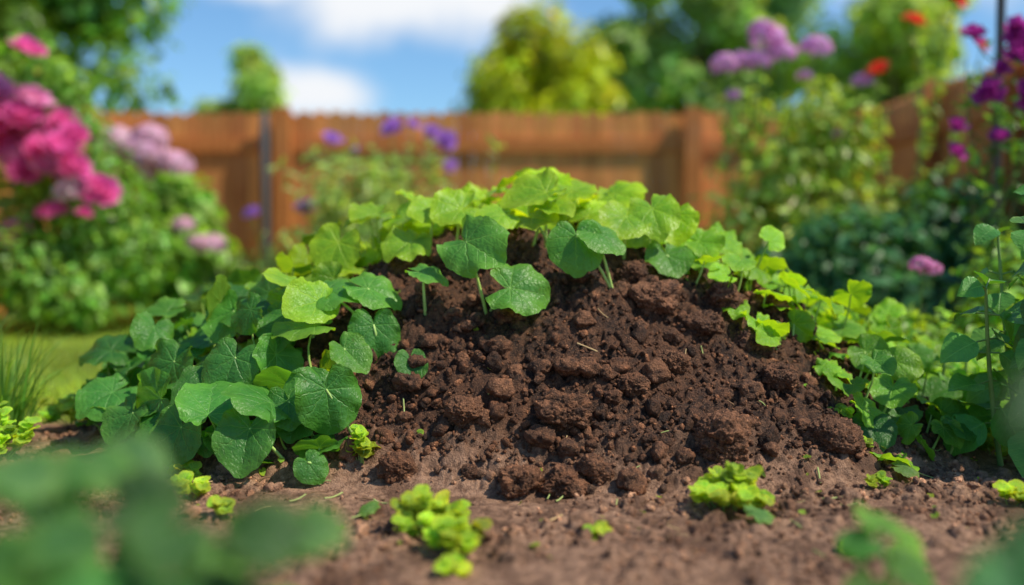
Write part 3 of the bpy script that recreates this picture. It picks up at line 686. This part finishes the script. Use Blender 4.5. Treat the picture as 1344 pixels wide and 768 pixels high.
# ------------------------------------------------------------------ trees
def tree(name,base,h0,crown,n,size,col,T=LOr,ncl=16,trunk=.16,clr=.38,shell=.45,dark=.3):
    mb=MB(name,[M_small,M_bark]);cx,cy,cz,rx,rz=crown
    top=(cx,cy,cz);P=arc((base[0],base[1],-.05),top,10,.15);mb.tube(P,np.linspace(trunk,trunk*.3,10),9,1,(.10,.07,.05))
    cl=[]
    for i in range(ncl):
        d=rand_dirs(1)[0];q=rng.random()**.4*.85;r=rx*clr*rng.uniform(.65,1.25)
        c=(cx+d[0]*q*rx,cy+d[1]*q*rx,cz+d[2]*q*rz);cl.append((c[0],c[1],c[2],r,r*.8))
        s_=P[rng.integers(4,9)];mb.tube(arc(s_,c,7,.15),np.linspace(trunk*.35,.015,7),5,1,(.10,.07,.05))
    k_=len(cl);per=n//k_
    for c in cl:
        tone=rng.uniform(.7,1.35);foliage(mb,[c],per,size,np.array(col)*tone,0,T,shell=shell,dark=dark)
    return mb.build()
tree('oak_tree',(-6.1,12.8),0,(-6.2,12.8,3.6,2.1,1.9),13000,.16,(.14,.30,.03),ncl=26)
tree('birch_tree',(-5.9,21),0,(-5.9,21,3.3,1.15,1.9),6000,.2,(.32,.48,.14),ncl=20)
tree('golden_maple_tree',(.55,18),0,(.55,18,3.1,1.4,1.6),11000,.15,(.46,.56,.03),ncl=40,clr=.42)
tree('linden_tree',(3.6,22),0,(3.7,22,5.0,2.1,3.2),8000,.24,(.28,.45,.13),ncl=18,trunk=.22)
tree('linden_tree',(7.6,20),0,(7.6,20,4.8,2.2,2.6),7000,.22,(.34,.50,.10),ncl=18,trunk=.22)
tree('spruce_tree',(5.4,26),0,(6.0,26,5.0,2.2,3.4),7000,.24,(.22,.40,.20),ncl=18,trunk=.2)
hd=MB('distant_tree_line',[M_small,M_bark]);cl=[]
for x in np.arange(-22,24,1.3):
    r=rng.uniform(.8,1.4);z=1.6+rng.uniform(-.3,.7);cl.append((x,30+rng.uniform(-1,1),z,r,r*1.1));hd.tube([(x,30,-.1),(x,30,.7),(x,30,z)],.12,6,1,(.1,.07,.05))
foliage(hd,cl,14000,.32,(.26,.40,.11),0,LOr);hd.build()
# ------------------------------------------------------------------ light
SD=unit(np.array([.58,-.20,.79]))
sun=bpy.data.lights.new('sun','SUN');sun.energy=5.0;sun.angle=radians(.5);sun.color=(1,.90,.74)
so=bpy.data.objects.new('sun',sun);sc.collection.objects.link(so)
from mathutils import Vector
so.rotation_euler=Vector(SD).to_track_quat('Z','Y').to_euler()
w=bpy.data.worlds.new('World');sc.world=w;w.use_nodes=True;t=w.node_tree;t.nodes.clear()
k=NT.__new__(NT);k.t=t
sky=k.n('ShaderNodeTexSky',sky_type='NISHITA');sky.sun_disc=False
sky.sun_elevation=math.asin(SD[2]);sky.sun_rotation=math.atan2(SD[0],SD[1]);sky.air_density=1.0;sky.dust_density=.4;sky.ozone_density=1.5
gen=k.n('ShaderNodeTexCoord').outputs['Generated']
nz=k.noise(gen,7,6,.5)
def blob(c,r,kz):
    c=unit(np.array(c,float))
    v=k.n('ShaderNodeVectorMath',{0:gen,1:tuple(c)},operation='SUBTRACT').outputs[0]
    v=k.n('ShaderNodeVectorMath',{0:v,1:(1/r,1/r,kz/r)},operation='MULTIPLY').outputs[0]
    l=k.n('ShaderNodeVectorMath',{0:v},operation='LENGTH').outputs['Value']
    return k.math('SUBTRACT',1,l)
m=blob((-.12,1,.240),.19,2.9)
for c,r,kz in[((-.185,1,.148),.085,2.6),((-.25,1,.25),.09,3.5),((-.02,1,.24),.11,2.6),((-.9,1,.3),.25,2.5),((.8,1,.35),.2,2.5),((.42,1,.3),.16,2.5)]:
    m=k.math('MAXIMUM',m,blob(c,r,kz))
m=k.math('ADD',m,k.math('MULTIPLY',k.math('SUBTRACT',nz,.5),2.3))
m=k.sstep(m,.0,.9)
skc=k.mix(1.,sky.outputs[0],(.82,1.14,1.36),'MULTIPLY')
col=k.mix(m,skc,(8.0,8.2,8.5))
bg=k.n('ShaderNodeBackground',{'Color':col,'Strength':.115});o=k.n('ShaderNodeOutputWorld');k.t.links.new(bg.outputs[0],o.inputs[0])
# ------------------------------------------------------------------ camera
cd=bpy.data.cameras.new('camera');cam=bpy.data.objects.new('camera',cd);sc.collection.objects.link(cam)
cam.location=(0,0,.6);cam.rotation_euler=(radians(90-2.93),0,0);cd.lens=35;cd.sensor_width=36;cd.clip_end=1000;cd.clip_start=.05
cd.dof.use_dof=True;cd.dof.focus_distance=2.5;cd.dof.aperture_fstop=.76
sc.camera=cam
sc.view_settings.view_transform='Standard';sc.view_settings.look='None';sc.view_settings.exposure=0
